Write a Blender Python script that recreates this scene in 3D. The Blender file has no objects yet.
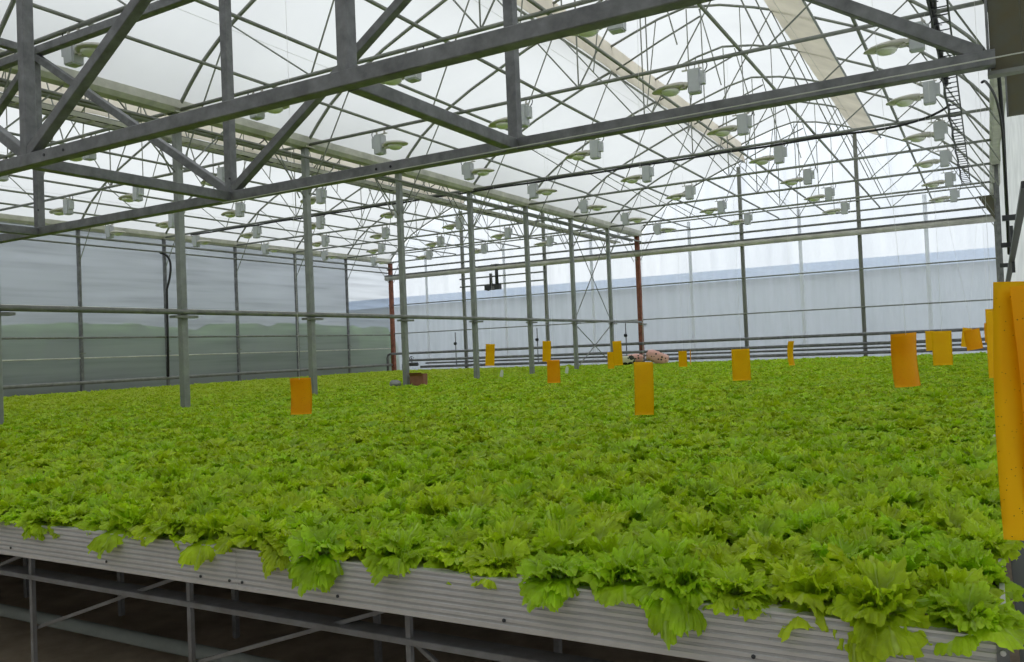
import bpy, bmesh, math, random
from mathutils import Vector, Matrix, Euler
rnd = random.Random(7)
sin, cos, pi = math.sin, math.cos, math.pi
SC = bpy.context.scene
COL = SC.collection

# ------------------------------------------------------------------ dimensions (metres)
CAM = Vector((0, 0, 1.55))
XL, XM, XR = -19.657, -9.604, 0.308          # left wall, valley post row, right wall
Y_FAR, Y_BACK = 25.195, -3.2
BED_Y0 = 2.04                                # front of the growing bench
def YF(i): return 7.695 + 2.5 * i            # bay frames

# ------------------------------------------------------------------ materials
def mat(name, base=(.5, .5, .5), rough=.5, metal=0., spec=.4, var=0., scale=8., bump=0., base2=None, coords='Object'):
    m = bpy.data.materials.new(name); m.use_nodes = True
    nt = m.node_tree; b = nt.nodes['Principled BSDF']
    b.inputs['Base Color'].default_value = (*base, 1)
    b.inputs['Roughness'].default_value = rough
    b.inputs['Metallic'].default_value = metal
    b.inputs['Specular IOR Level'].default_value = spec
    if var or base2 or bump:
        tc = nt.nodes.new('ShaderNodeTexCoord')
        n = nt.nodes.new('ShaderNodeTexNoise'); n.inputs['Scale'].default_value = scale
        n.inputs['Detail'].default_value = 6; n.inputs['Roughness'].default_value = .65
        nt.links.new(tc.outputs[coords], n.inputs['Vector'])
        r = nt.nodes.new('ShaderNodeValToRGB')
        b2 = base2 or tuple(c * (1 - var) for c in base)
        b1 = base if base2 else tuple(min(1, c * (1 + var)) for c in base)
        r.color_ramp.elements[0].position = .35; r.color_ramp.elements[1].position = .68
        r.color_ramp.elements[0].color = (*b2, 1); r.color_ramp.elements[1].color = (*b1, 1)
        nt.links.new(n.outputs['Fac'], r.inputs['Fac'])
        nt.links.new(r.outputs['Color'], b.inputs['Base Color'])
        if bump:
            bp = nt.nodes.new('ShaderNodeBump'); bp.inputs['Strength'].default_value = bump
            bp.inputs['Distance'].default_value = .01
            nt.links.new(n.outputs['Fac'], bp.inputs['Height']); nt.links.new(bp.outputs['Normal'], b.inputs['Normal'])
    return m

def sheet_mat(name, trans, transl_col, diff_col, clear=0., clear_col=(1, 1, 1), scale=(1, 1, 1), var=.06, nscale=2.):
    """plastic sheet: part light-scattering (translucent), part diffuse, part clear"""
    m = bpy.data.materials.new(name); m.use_nodes = True
    nt = m.node_tree; nt.nodes.clear()
    out = nt.nodes.new('ShaderNodeOutputMaterial')
    tc = nt.nodes.new('ShaderNodeTexCoord'); mp = nt.nodes.new('ShaderNodeMapping')
    mp.inputs['Scale'].default_value = scale
    n = nt.nodes.new('ShaderNodeTexNoise'); n.inputs['Scale'].default_value = nscale; n.inputs['Detail'].default_value = 5
    nt.links.new(tc.outputs['Object'], mp.inputs[0]); nt.links.new(mp.outputs[0], n.inputs['Vector'])
    def ramp(c):
        r = nt.nodes.new('ShaderNodeValToRGB')
        r.color_ramp.elements[0].position = .3; r.color_ramp.elements[1].position = .7
        r.color_ramp.elements[0].color = (*[x * (1 - var) for x in c], 1)
        r.color_ramp.elements[1].color = (*[min(1, x * (1 + var)) for x in c], 1)
        nt.links.new(n.outputs['Fac'], r.inputs['Fac']); return r
    d = nt.nodes.new('ShaderNodeBsdfDiffuse'); t = nt.nodes.new('ShaderNodeBsdfTranslucent')
    nt.links.new(ramp(diff_col).outputs[0], d.inputs[0]); nt.links.new(ramp(transl_col).outputs[0], t.inputs[0])
    mx = nt.nodes.new('ShaderNodeMixShader'); mx.inputs[0].default_value = trans
    nt.links.new(d.outputs[0], mx.inputs[1]); nt.links.new(t.outputs[0], mx.inputs[2])
    last = mx
    if clear:
        tr = nt.nodes.new('ShaderNodeBsdfTransparent'); tr.inputs[0].default_value = (*clear_col, 1)
        m2 = nt.nodes.new('ShaderNodeMixShader')
        mr = nt.nodes.new('ShaderNodeMapRange')
        mr.inputs['From Min'].default_value = .3; mr.inputs['From Max'].default_value = .7
        mr.inputs['To Min'].default_value = clear - .1; mr.inputs['To Max'].default_value = min(1, clear + .1)
        nt.links.new(n.outputs['Fac'], mr.inputs['Value']); nt.links.new(mr.outputs[0], m2.inputs[0])
        nt.links.new(mx.outputs[0], m2.inputs[1]); nt.links.new(tr.outputs[0], m2.inputs[2]); last = m2
    nt.links.new(last.outputs[0], out.inputs[0])
    return m

M = {}
M['galv'] = mat('galvanised_steel', (.175, .178, .182), .5, .35, .4, .28, 9., .1)
M['galv_dark'] = mat('weathered_steel', (.20, .205, .185), .55, .3, .4, .22, 5.)
M['tube'] = mat('tube_steel', (.235, .245, .215), .5, .3, .4, .18, 4.)
M['post'] = mat('post_steel', (.27, .285, .27), .55, .3, .4, .15, 6.)
M['red'] = mat('rusty_red_primer', (.23, .085, .055), .7, 0, .3, .35, 7.)
M['gutter'] = mat('gutter_aluminium', (.52, .51, .45), .5, .15, .4, .2, 3.)
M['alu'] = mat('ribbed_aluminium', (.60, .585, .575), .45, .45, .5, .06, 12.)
M['alu_groove_shade'] = mat('ribbed_aluminium_groove_shade', (.44, .435, .44), .5, .45, .4, .06, 12.)  # groove shade painted in as a darker copy of the rail aluminium
M['bench'] = mat('bench_steel', (.22, .22, .225), .6, .25, .4, .2, 14., base2=(.16, .15, .145))
M['board'] = mat('cream_foam_board', (.72, .68, .52), .8, 0, .2, .07, 10.)
M['floor'] = mat('floor_earth', (.40, .32, .24), .95, 0, .1, .25, 3., .5)
M['black'] = mat('black_rubber', (.015, .015, .017), .5, 0, .4)
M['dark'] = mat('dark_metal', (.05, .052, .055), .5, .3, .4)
M['white_pipe'] = mat('pale_pipe', (.26, .28, .26), .6, 0, .3, .1, 5.)
M['ballast'] = mat('ballast_grey', (.50, .52, .53), .5, .1, .4, .05, 8.)
M['reflector'] = mat('reflector_shell', (.55, .53, .46), .45, .2, .4, .08, 8.)
M['glassb'] = mat('lamp_glass', (.72, .74, .62), .15, 0, .6)
M['olive'] = mat('olive_grey_plate', (.10, .105, .085), .6, .1, .3, .15, 5., base2=(.11, .095, .05))
M['string'] = mat('white_string', (.75, .75, .72), .8)
M['wire'] = mat('pale_wire', (.5, .5, .45), .6)
M['card_box'] = mat('brown_cardboard', (.30, .14, .09), .8, 0, .2, .12, 10.)
M['stone'] = mat('pale_stone', (.30, .30, .29), .9, 0, .2, .2, 15., .5)
M['white_tag'] = mat('white_plastic', (.8, .8, .8), .5)
M['blue'] = mat('blue_plastic', (.02, .07, .5), .4)
M['hedge'] = mat('outdoor_hedge', (.09, .16, .055), .9, 0, .1, .4, 2.)
M['outwall'] = mat('outdoor_grey_wall', (.40, .45, .50), .9, 0, .1, .06, .6)
M['outband'] = mat('outdoor_blue_band', (.52, .64, .86), .7, 0, .1, .04, .6)
M['outground'] = mat('outdoor_ground', (.30, .31, .29), .95, 0, .1, .15, .4)
M['outleft'] = mat('outdoor_left_wall', (.50, .52, .55), .9, 0, .1, .07, .5)
M['backwall'] = mat('headhouse_wall', (.22, .22, .21), .9, 0, .1, .06, 1.)
M['roof'] = sheet_mat('roof_film', .78, (.68, .685, .685), (.62, .63, .62), 0, nscale=.8, var=.035)
M['vent_film'] = sheet_mat('dirty_vent_film', .55, (.80, .73, .62), (.70, .64, .54), 0, var=.10, nscale=1.6)
M['gable'] = sheet_mat('gable_film', .6, (.92, .95, 1.), (.75, .77, .80), .52, (.97, .98, 1.), scale=(1.3, 1, .12), nscale=3., var=.05)
M['sidefilm'] = sheet_mat('left_wall_film', .5, (.60, .62, .65), (.40, .42, .43), .48, (.86, .89, .92), scale=(1, .13, 2.6), nscale=2.6, var=.30)
M['rightfilm'] = sheet_mat('right_wall_film', .6, (.80, .81, .80), (.75, .75, .73), 0, scale=(1, .6, 1.), nscale=3., var=.10)
M['seam'] = sheet_mat('film_seam', .4, (.9, .92, .95), (.75, .77, .8), .3, var=.02)

# sticky trap
def trap_mat(name, c1, c2, dots):
    m = bpy.data.materials.new(name); m.use_nodes = True
    nt = m.node_tree; b = nt.nodes['Principled BSDF']; b.inputs['Roughness'].default_value = .45; b.inputs['Specular IOR Level'].default_value = .15
    out = nt.nodes['Material Output']
    tc = nt.nodes.new('ShaderNodeTexCoord'); n = nt.nodes.new('ShaderNodeTexNoise'); n.inputs['Scale'].default_value = 5
    nt.links.new(tc.outputs['Object'], n.inputs['Vector'])
    r = nt.nodes.new('ShaderNodeValToRGB'); r.color_ramp.elements[0].position = .35; r.color_ramp.elements[1].position = .7
    r.color_ramp.elements[0].color = (*c1, 1); r.color_ramp.elements[1].color = (*c2, 1)
    nt.links.new(n.outputs['Fac'], r.inputs['Fac']); last = r.outputs['Color']
    v = nt.nodes.new('ShaderNodeTexVoronoi'); v.inputs['Scale'].default_value = dots
    nt.links.new(tc.outputs['Object'], v.inputs['Vector'])
    lt = nt.nodes.new('ShaderNodeMath'); lt.operation = 'LESS_THAN'; lt.inputs[1].default_value = .13
    nt.links.new(v.outputs['Distance'], lt.inputs[0])
    sep = nt.nodes.new('ShaderNodeSeparateColor'); nt.links.new(v.outputs['Color'], sep.inputs[0])
    g = nt.nodes.new('ShaderNodeMath'); g.operation = 'GREATER_THAN'; g.inputs[1].default_value = .45
    nt.links.new(sep.outputs[0], g.inputs[0])
    mu = nt.nodes.new('ShaderNodeMath'); mu.operation = 'MULTIPLY'
    nt.links.new(lt.outputs[0], mu.inputs[0]); nt.links.new(g.outputs[0], mu.inputs[1])
    mix = nt.nodes.new('ShaderNodeMix'); mix.data_type = 'RGBA'
    nt.links.new(mu.outputs[0], mix.inputs[0]); nt.links.new(last, mix.inputs[6]); mix.inputs[7].default_value = (.10, .04, .01, 1)
    nt.links.new(mix.outputs[2], b.inputs['Base Color'])
    t = nt.nodes.new('ShaderNodeBsdfTranslucent'); nt.links.new(mix.outputs[2], t.inputs[0])
    ms = nt.nodes.new('ShaderNodeMixShader'); ms.inputs[0].default_value = .35
    nt.links.new(b.outputs[0], ms.inputs[1]); nt.links.new(t.outputs[0], ms.inputs[2]); nt.links.new(ms.outputs[0], out.inputs[0])
    return m
M['trap'] = trap_mat('yellow_sticky_card', (.92, .55, .002), (.95, .61, .003), 150)
M['trap_or'] = trap_mat('orange_sticky_card', (.92, .42, .004), (.95, .52, .004), 130)

# lettuce leaf
def leaf_mat(name, c_mid, c_edge, c_vein):
    m = bpy.data.materials.new(name); m.use_nodes = True
    nt = m.node_tree; b = nt.nodes['Principled BSDF']; out = nt.nodes['Material Output']
    b.inputs['Roughness'].default_value = .46; b.inputs['Specular IOR Level'].default_value = .36
    uv = nt.nodes.new('ShaderNodeUVMap'); uv.uv_map = 'leaf'
    sp = nt.nodes.new('ShaderNodeSeparateXYZ'); nt.links.new(uv.outputs[0], sp.inputs[0])
    geo = nt.nodes.new('ShaderNodeNewGeometry')
    oi = nt.nodes.new('ShaderNodeObjectInfo')
    # base: mid to edge along the leaf
    r = nt.nodes.new('ShaderNodeValToRGB'); e = r.color_ramp.elements
    e[0].position = .12; e[0].color = (*c_vein, 1); e[1].position = .45; e[1].color = (*c_mid, 1)
    e2 = e.new(.97); e2.color = (*c_edge, 1)
    nt.links.new(sp.outputs[1], r.inputs['Fac'])
    # mottled colour by world position
    n = nt.nodes.new('ShaderNodeTexNoise'); n.inputs['Scale'].default_value = 13; n.inputs['Detail'].default_value = 4
    nt.links.new(geo.outputs['Position'], n.inputs['Vector'])
    hs = nt.nodes.new('ShaderNodeHueSaturation')
    mr = nt.nodes.new('ShaderNodeMapRange'); mr.inputs['To Min'].default_value = .975; mr.inputs['To Max'].default_value = 0.507
    nt.links.new(oi.outputs['Random'], mr.inputs['Value'])
    mr.inputs['To Min'].default_value = .487; mr.inputs['To Max'].default_value = .513
    nt.links.new(mr.outputs[0], hs.inputs['Hue'])
    mv = nt.nodes.new('ShaderNodeMapRange'); mv.inputs['From Min'].default_value = .3; mv.inputs['From Max'].default_value = .7
    mv.inputs['To Min'].default_value = .66; mv.inputs['To Max'].default_value = 1.26
    nt.links.new(n.outputs['Fac'], mv.inputs['Value']); nt.links.new(mv.outputs[0], hs.inputs['Value'])
    # the young plants in the far left corner of the bed are a yellower green
    ps = nt.nodes.new('ShaderNodeSeparateXYZ'); nt.links.new(geo.outputs['Position'], ps.inputs[0])
    mx_ = nt.nodes.new('ShaderNodeMapRange'); mx_.inputs['From Min'].default_value = -9; mx_.inputs['From Max'].default_value = -14
    nt.links.new(ps.outputs[0], mx_.inputs['Value'])
    yel = nt.nodes.new('ShaderNodeMix'); yel.data_type = 'RGBA'; nt.links.new(mx_.outputs[0], yel.inputs[0])
    # thin pale side veins
    w = nt.nodes.new('ShaderNodeMath'); w.operation = 'ABSOLUTE'
    sub = nt.nodes.new('ShaderNodeMath'); sub.operation = 'SUBTRACT'; sub.inputs[1].default_value = .5
    nt.links.new(sp.outputs[0], sub.inputs[0]); nt.links.new(sub.outputs[0], w.inputs[0])
    add = nt.nodes.new('ShaderNodeMath'); add.operation = 'MULTIPLY_ADD'; add.inputs[1].default_value = -.9
    nt.links.new(w.outputs[0], add.inputs[0]); nt.links.new(sp.outputs[1], add.inputs[2])
    ml = nt.nodes.new('ShaderNodeMath'); ml.operation = 'MULTIPLY'; ml.inputs[1].default_value = 38
    nt.links.new(add.outputs[0], ml.inputs[0])
    sn = nt.nodes.new('ShaderNodeMath'); sn.operation = 'SINE'; nt.links.new(ml.outputs[0], sn.inputs[0])
    gt = nt.nodes.new('ShaderNodeMapRange'); gt.inputs['From Min'].default_value = .86; gt.inputs['From Max'].default_value = 1
    gt.inputs['To Max'].default_value = .10; nt.links.new(sn.outputs[0], gt.inputs['Value'])
    mid = nt.nodes.new('ShaderNodeMapRange'); mid.inputs['From Min'].default_value = .03; mid.inputs['From Max'].default_value = .01
    mid.inputs['To Max'].default_value = .45; nt.links.new(w.outputs[0], mid.inputs['Value'])
    mxm = nt.nodes.new('ShaderNodeMath'); mxm.operation = 'MAXIMUM'
    nt.links.new(gt.outputs[0], mxm.inputs[0]); nt.links.new(mid.outputs[0], mxm.inputs[1])
    mix = nt.nodes.new('ShaderNodeMix'); mix.data_type = 'RGBA'
    nt.links.new(mxm.outputs[0], mix.inputs[0]); nt.links.new(r.outputs[0], mix.inputs[6]); mix.inputs[7].default_value = (*c_vein, 1)
    nt.links.new(mix.outputs[2], hs.inputs['Color'])
    nt.links.new(hs.outputs[0], yel.inputs[6]); yel.inputs[7].default_value = (.52, .60, .04, 1)
    sc = nt.nodes.new('ShaderNodeMath'); sc.operation = 'MULTIPLY'; sc.inputs[1].default_value = .55
    nt.links.new(mx_.outputs[0], sc.inputs[0]); nt.links.new(sc.outputs[0], yel.inputs[0])
    nt.links.new(yel.outputs[2], b.inputs['Base Color'])
    bp = nt.nodes.new('ShaderNodeBump'); bp.inputs['Strength'].default_value = .35; bp.inputs['Distance'].default_value = .004
    n2 = nt.nodes.new('ShaderNodeTexNoise'); n2.inputs['Scale'].default_value = 90
    nt.links.new(geo.outputs['Position'], n2.inputs['Vector']); nt.links.new(n2.outputs['Fac'], bp.inputs['Height'])
    nt.links.new(bp.outputs[0], b.inputs['Normal'])
    t = nt.nodes.new('ShaderNodeBsdfTranslucent'); nt.links.new(yel.outputs[2], t.inputs[0])
    ms = nt.nodes.new('ShaderNodeMixShader'); ms.inputs[0].default_value = .38
    nt.links.new(b.outputs[0], ms.inputs[1]); nt.links.new(t.outputs[0], ms.inputs[2]); nt.links.new(ms.outputs[0], out.inputs[0])
    return m
M['leaf'] = leaf_mat('lettuce_leaf', (.37, .57, .003), (.50, .70, .018), (.58, .72, .20))
M['leaf_dry'] = mat('wilted_leaf', (.42, .36, .12), .7, 0, .2, .2, 20.)

# ------------------------------------------------------------------ mesh helpers
class MB:
    def __init__(s): s.v = []; s.f = []; s.mi = []
    def add(s, vs, fs, mi=0):
        o = len(s.v); s.v += [tuple(v) for v in vs]; s.f += [tuple(i + o for i in f) for f in fs]; s.mi += [mi] * len(fs); return s
    def box(s, c, d, rot=None, mi=0):
        c = Vector(c); vs = []
        for x in (-.5, .5):
            for y in (-.5, .5):
                for z in (-.5, .5):
                    p = Vector((x * d[0], y * d[1], z * d[2]))
                    if rot: p = rot @ p
                    vs.append(c + p)
        return s.add(vs, [(0, 1, 3, 2), (4, 6, 7, 5), (0, 4, 5, 1), (2, 3, 7, 6), (0, 2, 6, 4), (1, 5, 7, 3)], mi)
    def frame(s, d):
        d = d.normalized(); up = Vector((0, 0, 1)) if abs(d.z) < .95 else Vector((0, 1, 0))
        a = d.cross(up).normalized(); return a, a.cross(d).normalized()
    def tube(s, pts, r, n=8, cap=True, mi=0):
        pts = [Vector(p) for p in pts]; rings = []
        rr = r if isinstance(r, (list, tuple)) else [r] * len(pts)
        for i, p in enumerate(pts):
            d = (pts[min(i + 1, len(pts) - 1)] - pts[max(i - 1, 0)])
            a, b = s.frame(d)
            rings.append([p + a * rr[i] * cos(2 * pi * k / n) + b * rr[i] * sin(2 * pi * k / n) for k in range(n)])
        vs = [v for q in rings for v in q]; fs = []
        for i in range(len(pts) - 1):
            for k in range(n):
                k2 = (k + 1) % n; fs.append((i * n + k, i * n + k2, (i + 1) * n + k2, (i + 1) * n + k))
        if cap:
            fs.append(tuple(range(n - 1, -1, -1))); o = (len(pts) - 1) * n; fs.append(tuple(o + k for k in range(n)))
        return s.add(vs, fs, mi)
    def bar(s, a, b, w, h=None, bev=.12):
        """square hollow section with rounded corners"""
        h = h or w; a, b = Vector(a), Vector(b); p, q = s.frame(b - a); c = bev
        prof = [(-1 + c, -1), (1 - c, -1), (1, -1 + c), (1, 1 - c), (1 - c, 1), (-1 + c, 1), (-1, 1 - c), (-1, -1 + c)]
        vs = [e + p * x * w / 2 + q * y * h / 2 for e in (a, b) for x, y in prof]
        fs = [(k, (k + 1) % 8, 8 + (k + 1) % 8, 8 + k) for k in range(8)] + [tuple(range(7, -1, -1)), tuple(range(8, 16))]
        return s.add(vs, fs)
    def sweep_y(s, prof, y0, y1, closed=False):
        n = len(prof); vs = [(x, y, z) for y in (y0, y1) for x, z in prof]
        rng = range(n if closed else n - 1)
        fs = [(k, (k + 1) % n, n + (k + 1) % n, n + k) for k in rng]
        if closed: fs += [tuple(range(n - 1, -1, -1)), tuple(range(n, 2 * n))]
        return s.add(vs, fs)
    def lathe(s, c, prof, n=16, sx=1., sy=1., mi=0):
        vs = [(c[0] + sx * r * cos(2 * pi * k / n), c[1] + sy * r * sin(2 * pi * k / n), c[2] + z) for r, z in prof for k in range(n)]
        fs = [(i * n + k, i * n + (k + 1) % n, (i + 1) * n + (k + 1) % n, (i + 1) * n + k) for i in range(len(prof) - 1) for k in range(n)]
        fs += [tuple(range(n - 1, -1, -1)), tuple((len(prof) - 1) * n + k for k in range(n))]
        return s.add(vs, fs, mi)
    def mesh(s, name, mats, smooth=False):
        me = bpy.data.meshes.new(name); me.from_pydata(s.v, [], s.f)
        for m in (mats if isinstance(mats, (list, tuple)) else [mats]): me.materials.append(m)
        for p, i in zip(me.polygons, s.mi): p.material_index = i; p.use_smooth = smooth
        me.validate(); me.update(); return me
    def build(s, name, mats, parent=None, smooth=False):
        o = bpy.data.objects.new(name, s.mesh(name, mats, smooth)); COL.objects.link(o)
        if parent: o.parent = parent
        return o

def tag(o, label=None, cat=None, group=None, kind=None):
    if label: o['label'] = label
    if cat: o['category'] = cat
    if group: o['group'] = group
    if kind: o['kind'] = kind
    return o
def empty(name, loc=(0, 0, 0), rz=0):
    o = bpy.data.objects.new(name, None); COL.objects.link(o); o.location = loc; o.rotation_euler = (0, 0, rz)
    o.empty_display_size = .1; return o
def copy_tree(o, parent=None):
    c = o.copy(); COL.objects.link(c)
    if parent: c.parent = parent
    for ch in list(o.children): copy_tree(ch, c)
    return c
ORD = ['first', 'second', 'third', 'fourth', 'fifth', 'sixth', 'seventh', 'eighth', 'ninth', 'tenth', 'eleventh', 'twelfth', 'thirteenth', 'fourteenth', 'fifteenth', 'sixteenth']

# ------------------------------------------------------------------ setting
o = MB().box((-10, 11, -.03), (21, 30, .06)).build('floor', M['floor']); tag(o, kind='structure', label='dark bare earth floor under the benches')
# left wall film with base strip
def grid_sheet(name, p0, du, dv, nu, nv, m, amp=0., seed=0):
    b = MB(); R = random.Random(seed); p0, du, dv = Vector(p0), Vector(du), Vector(dv); nrm = du.cross(dv).normalized(); vs = []
    ph = [R.uniform(0, 6.28) for _ in range(6)]
    for j in range(nv + 1):
        for i in range(nu + 1):
            u, v = i / nu, j / nv
            a = amp * (sin(u * 23 + ph[0]) * sin(v * 9 + ph[1]) + .5 * sin(u * 61 + ph[2] + 3 * v) + .5 * sin(v * 31 + ph[3] + u * 7))
            vs.append(p0 + du * u + dv * v + nrm * a)
    fs = [(j * (nu + 1) + i, j * (nu + 1) + i + 1, (j + 1) * (nu + 1) + i + 1, (j + 1) * (nu + 1) + i) for j in range(nv) for i in range(nu)]
    b.add(vs, fs); return b.build(name, m, smooth=True)
o = grid_sheet('wall_left', (XL - .08, Y_BACK, 0), (0, Y_FAR - Y_BACK, 0), (0, 0, 5.15), 120, 40, M['sidefilm'], .012, 1); tag(o, 'translucent grey film wall on the left side', kind='structure')
o = grid_sheet('wall_right', (XR + .07, Y_BACK, 0), (0, Y_FAR - Y_BACK, 0), (0, 0, 5.15), 120, 30, M['rightfilm'], .02, 2); tag(o, 'creased white film wall on the right side', kind='structure')
o = MB().box(((XL + XR) / 2, Y_BACK, 3.9), (XR - XL, .02, 7.8)).build('wall_back', M['rightfilm']); tag(o, kind='structure', label='unseen white film wall behind the viewer, made pale to light the front rail')  # unseen wall, given pale film so more light reaches the front rail

def arch(x0):
    """roof outline of one bay starting at gutter x0, as (x, z)"""
    low = [(.08, 5.10), (.3, 5.34), (.58, 5.61), (.85, 5.80), (1.12, 5.98), (1.7, 6.27), (2.3, 6.52), (2.9, 6.76), (3.42, 6.93)]
    top = [(3.42, 7.42), (3.9, 7.58), (4.4, 7.73), (4.95, 7.83), (5.6, 7.72), (6.2, 7.53), (6.8, 7.30), (7.4, 7.02), (7.9, 6.78), (8.4, 6.48), (8.8, 6.20), (9.2, 5.86), (9.55, 5.48), (9.82, 5.12)]
    return [(x0 + x, z) for x, z in low], [(x0 + x, z) for x, z in top]
BAYS = [('left bay', XL, XM), ('right bay', XM, XR)]
for bi, (bn, x0, x1) in enumerate(BAYS):
    low, top = arch(x0)
    # gable (far wall) sheets
    ol = [(x0, 0)] + [(x0, 5.1)] + low + top + [(x1, 5.1), (x1, 0)]
    g = MB().add([(x, Y_FAR + .09, z) for x, z in ol], [tuple(range(len(ol)))])
    o = g.build('wall_far', M['gable']); tag(o, 'bluish translucent film gable wall of the ' + bn, kind='structure')
    # roof film: bulges slightly between the frames
    b = MB(); ys = []
    y = Y_BACK
    NY = 92
    for part, m_ in ((low, 0), (top, 0)):
        n = len(part); vs = []
        for j in range(NY + 1):
            y = Y_BACK + (Y_FAR + .09 - Y_BACK) * j / NY
            s_ = abs(sin(pi * (y - YF(0)) / 2.5))
            for k, (x, z) in enumerate(part):
                e = min(1, k / 2, (n - 1 - k) / 2)
                vs.append((x, y, z + .05 + .045 * s_ * e))
        fs = [(j * n + k, j * n + k + 1, (j + 1) * n + k + 1, (j + 1) * n + k) for j in range(NY) for k in range(n - 1)]
        b.add(vs, fs)
    o = b.build('ceiling', M['roof'], smooth=True); tag(o, 'white translucent film roof of the ' + bn, kind='structure')
    # ridge vent: upright dirty flap, and overlapping strip on the far slope
    b = MB(); n = 6; vs = []
    NV = 120
    for j in range(NV + 1):
        y = Y_BACK + (Y_FAR - Y_BACK) * j / NV; sag = .05 * abs(sin(pi * (y - YF(0)) / 2.5)) + .015 * sin(y * 7)
        for k in range(n):
            t = k / (n - 1); vs.append((x0 + 3.41 - sag * sin(pi * t) + .10 * (1 - t), y, 6.86 + sag * .4 * (1 - t) + t * (.62)))
    b.add(vs, [(j * n + k, j * n + k + 1, (j + 1) * n + k + 1, (j + 1) * n + k) for j in range(NV) for k in range(n - 1)])
    o = b.build('vent_flap', M['vent_film'], smooth=True)
    tag(o, 'long dirty beige film flap closing the ridge vent of the ' + bn, 'vent flap', kind='structure')
    b = MB(); vs = []; pr = [(6.5, 7.36), (6.75, 7.25), (7.0, 7.13), (7.22, 7.02)]
    for j in range(NV + 1):
        y = Y_BACK + (Y_FAR - Y_BACK) * j / NV
        for k, (x, z) in enumerate(pr): vs.append((x0 + x, y, z + .045 - .015 * abs(sin(y * 3))))
    b.add(vs, [(j * 4 + k, j * 4 + k + 1, (j + 1) * 4 + k + 1, (j + 1) * 4 + k) for j in range(NV) for k in range(3)])
    o = b.build('vent_overlap_strip', M['vent_film'], smooth=True)
    tag(o, 'long stained beige film strip overlapping the right-hand roof slope of the ' + bn, 'film strip', kind='structure')

for bn, x0, x1 in BAYS:
    for dx, z, wh in ((7.26, 6.98, 'right edge of the stained vent strip'), (3.46, 6.86, 'foot of the vent flap')):
        o = MB().tube([(x0 + dx, Y_BACK + .1, z), (x0 + dx, Y_FAR - .1, z)], .022, 8).build('roof_purlin', M['tube'], None, True)
        tag(o, f'roof tube of the {bn} along the {wh}', 'tube', 'roof purlins')
# gutters
def gutter(xc, label, w=.26):
    prof = [(-w / 2, 5.16), (-w / 2, 5.05), (-w * .32, 4.99), (w * .32, 4.99), (w / 2, 5.05), (w / 2, 5.16), (w / 2 - .02, 5.16), (w / 2 - .02, 5.06), (w * .3, 5.01), (-w * .3, 5.01), (-w / 2 + .02, 5.06), (-w / 2 + .02, 5.16)]
    o = MB().sweep_y([(xc + x, z) for x, z in prof], Y_BACK, Y_FAR, True).build('roof_gutter', M['gutter'])
    tag(o, label, 'gutter', 'roof gutters')
gutter(XM, 'pale aluminium valley gutter on top of the middle post row')
gutter(XL, 'pale aluminium gutter along the top of the left wall')
gutter(XR, 'pale aluminium gutter along the top of the right wall')

# ------------------------------------------------------------------ roof trusses
TIE = 5.04
def make_truss():
    t = empty('roof_truss')
    low, top = arch(0); W = XR - XM
    b = MB(); b.tube([(x, 0, z) for x, z in [(.05, 5.06)] + low], .026, 8); b.build('lower_arch_rib', M['tube'], t, True)
    b = MB(); b.tube([(x, 0, z) for x, z in top], .024, 8); b.build('upper_arch_rib', M['tube'], t, True)
    b = MB(); b.tube([(3.42, .06, 6.93), (4.4, .06, 7.33), (5.2, .06, 7.62)], .018, 6).build('vent_rafter', M['tube'], t, True)
    b = MB(); b.tube([(0.05, 0, TIE), (W - .03, 0, TIE)], .026, 8); b.build('tie_tube', M['tube'], t, True)
    q = [W * k / 4 for k in range(5)]
    rods = [((1.1, 6.0), (q[1], TIE)), ((3.42, 6.95), (q[1], TIE)), ((3.42, 6.95), (q[2], TIE)), ((6.5, 7.4), (q[2], TIE)),
            ((6.5, 7.4), (q[3], TIE)), ((8.85, 6.15), (q[3], TIE)), ((q[2], 7.8), (q[2], TIE)),
            ((.03, 4.2), (1.1, 6.0)), ((W - .03, 4.2), (8.85, 6.15)), ((3.42, 6.93), (3.42, 7.42)),
            ((4.1, 6.10), (4.35, 7.7)), ((5.55, 6.25), (5.2, 7.75))]
    for (a, c) in rods:
        MB().tube([(a[0], .02, a[1]), (c[0], .02, c[1])], .0115, 6).build('web_rod', M['tube'], t)
    # dropper rod from the upper arch to the tie on the left half
    MB().tube([(5.95, 0, 7.6), (5.95, 0, TIE)], .009, 6).build('dropper_rod', M['tube'], t)
    return t
proto = make_truss()
first = True
for bi, (bn, x0, x1) in enumerate(BAYS):
    for i in range(-3, 8):
        if bi == 0 and i < -1: continue
        o = proto if first else copy_tree(proto); first = False
        yy = YF(i) if i < 7 else YF(7) - .05
        o.location = (x0, yy, 0)
        k = 7 - i
        where = 'standing against the far gable wall' if k == 0 else (ORD[k] + ' forward from the far gable')
        tag(o, f'arched tube roof truss of the {bn}, {where}', 'roof truss', 'roof trusses of the ' + bn)

# long curtain tubes under the ties
for bi, (bn, x0, x1) in enumerate(BAYS):
    for k, dx in enumerate((1.70, 3.05, 4.40, 5.72, 7.13, 8.45)):
        y0 = Y_BACK + .1 if bi else 3.
        o = MB().tube([(x0 + dx, y0, TIE + .048), (x0 + dx, Y_FAR, TIE + .048)], .0215, 8).build('curtain_tube', M['tube'], None, True)
        tag(o, f'long curtain tube on the roof ties of the {bn}, {ORD[k]} from its left side', 'tube', 'curtain tubes of the ' + bn)
        if k % 2 == 0:
            o = MB().tube([(x0 + dx + .55, y0, TIE + .30), (x0 + dx + .55, Y_FAR, TIE + .30)], .0022, 4).build('support_wire', M['wire'])
            tag(o, f'thin pale wire over the ties of the {bn}, right of its {ORD[k]} curtain tube', 'wire', 'roof wires')

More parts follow.
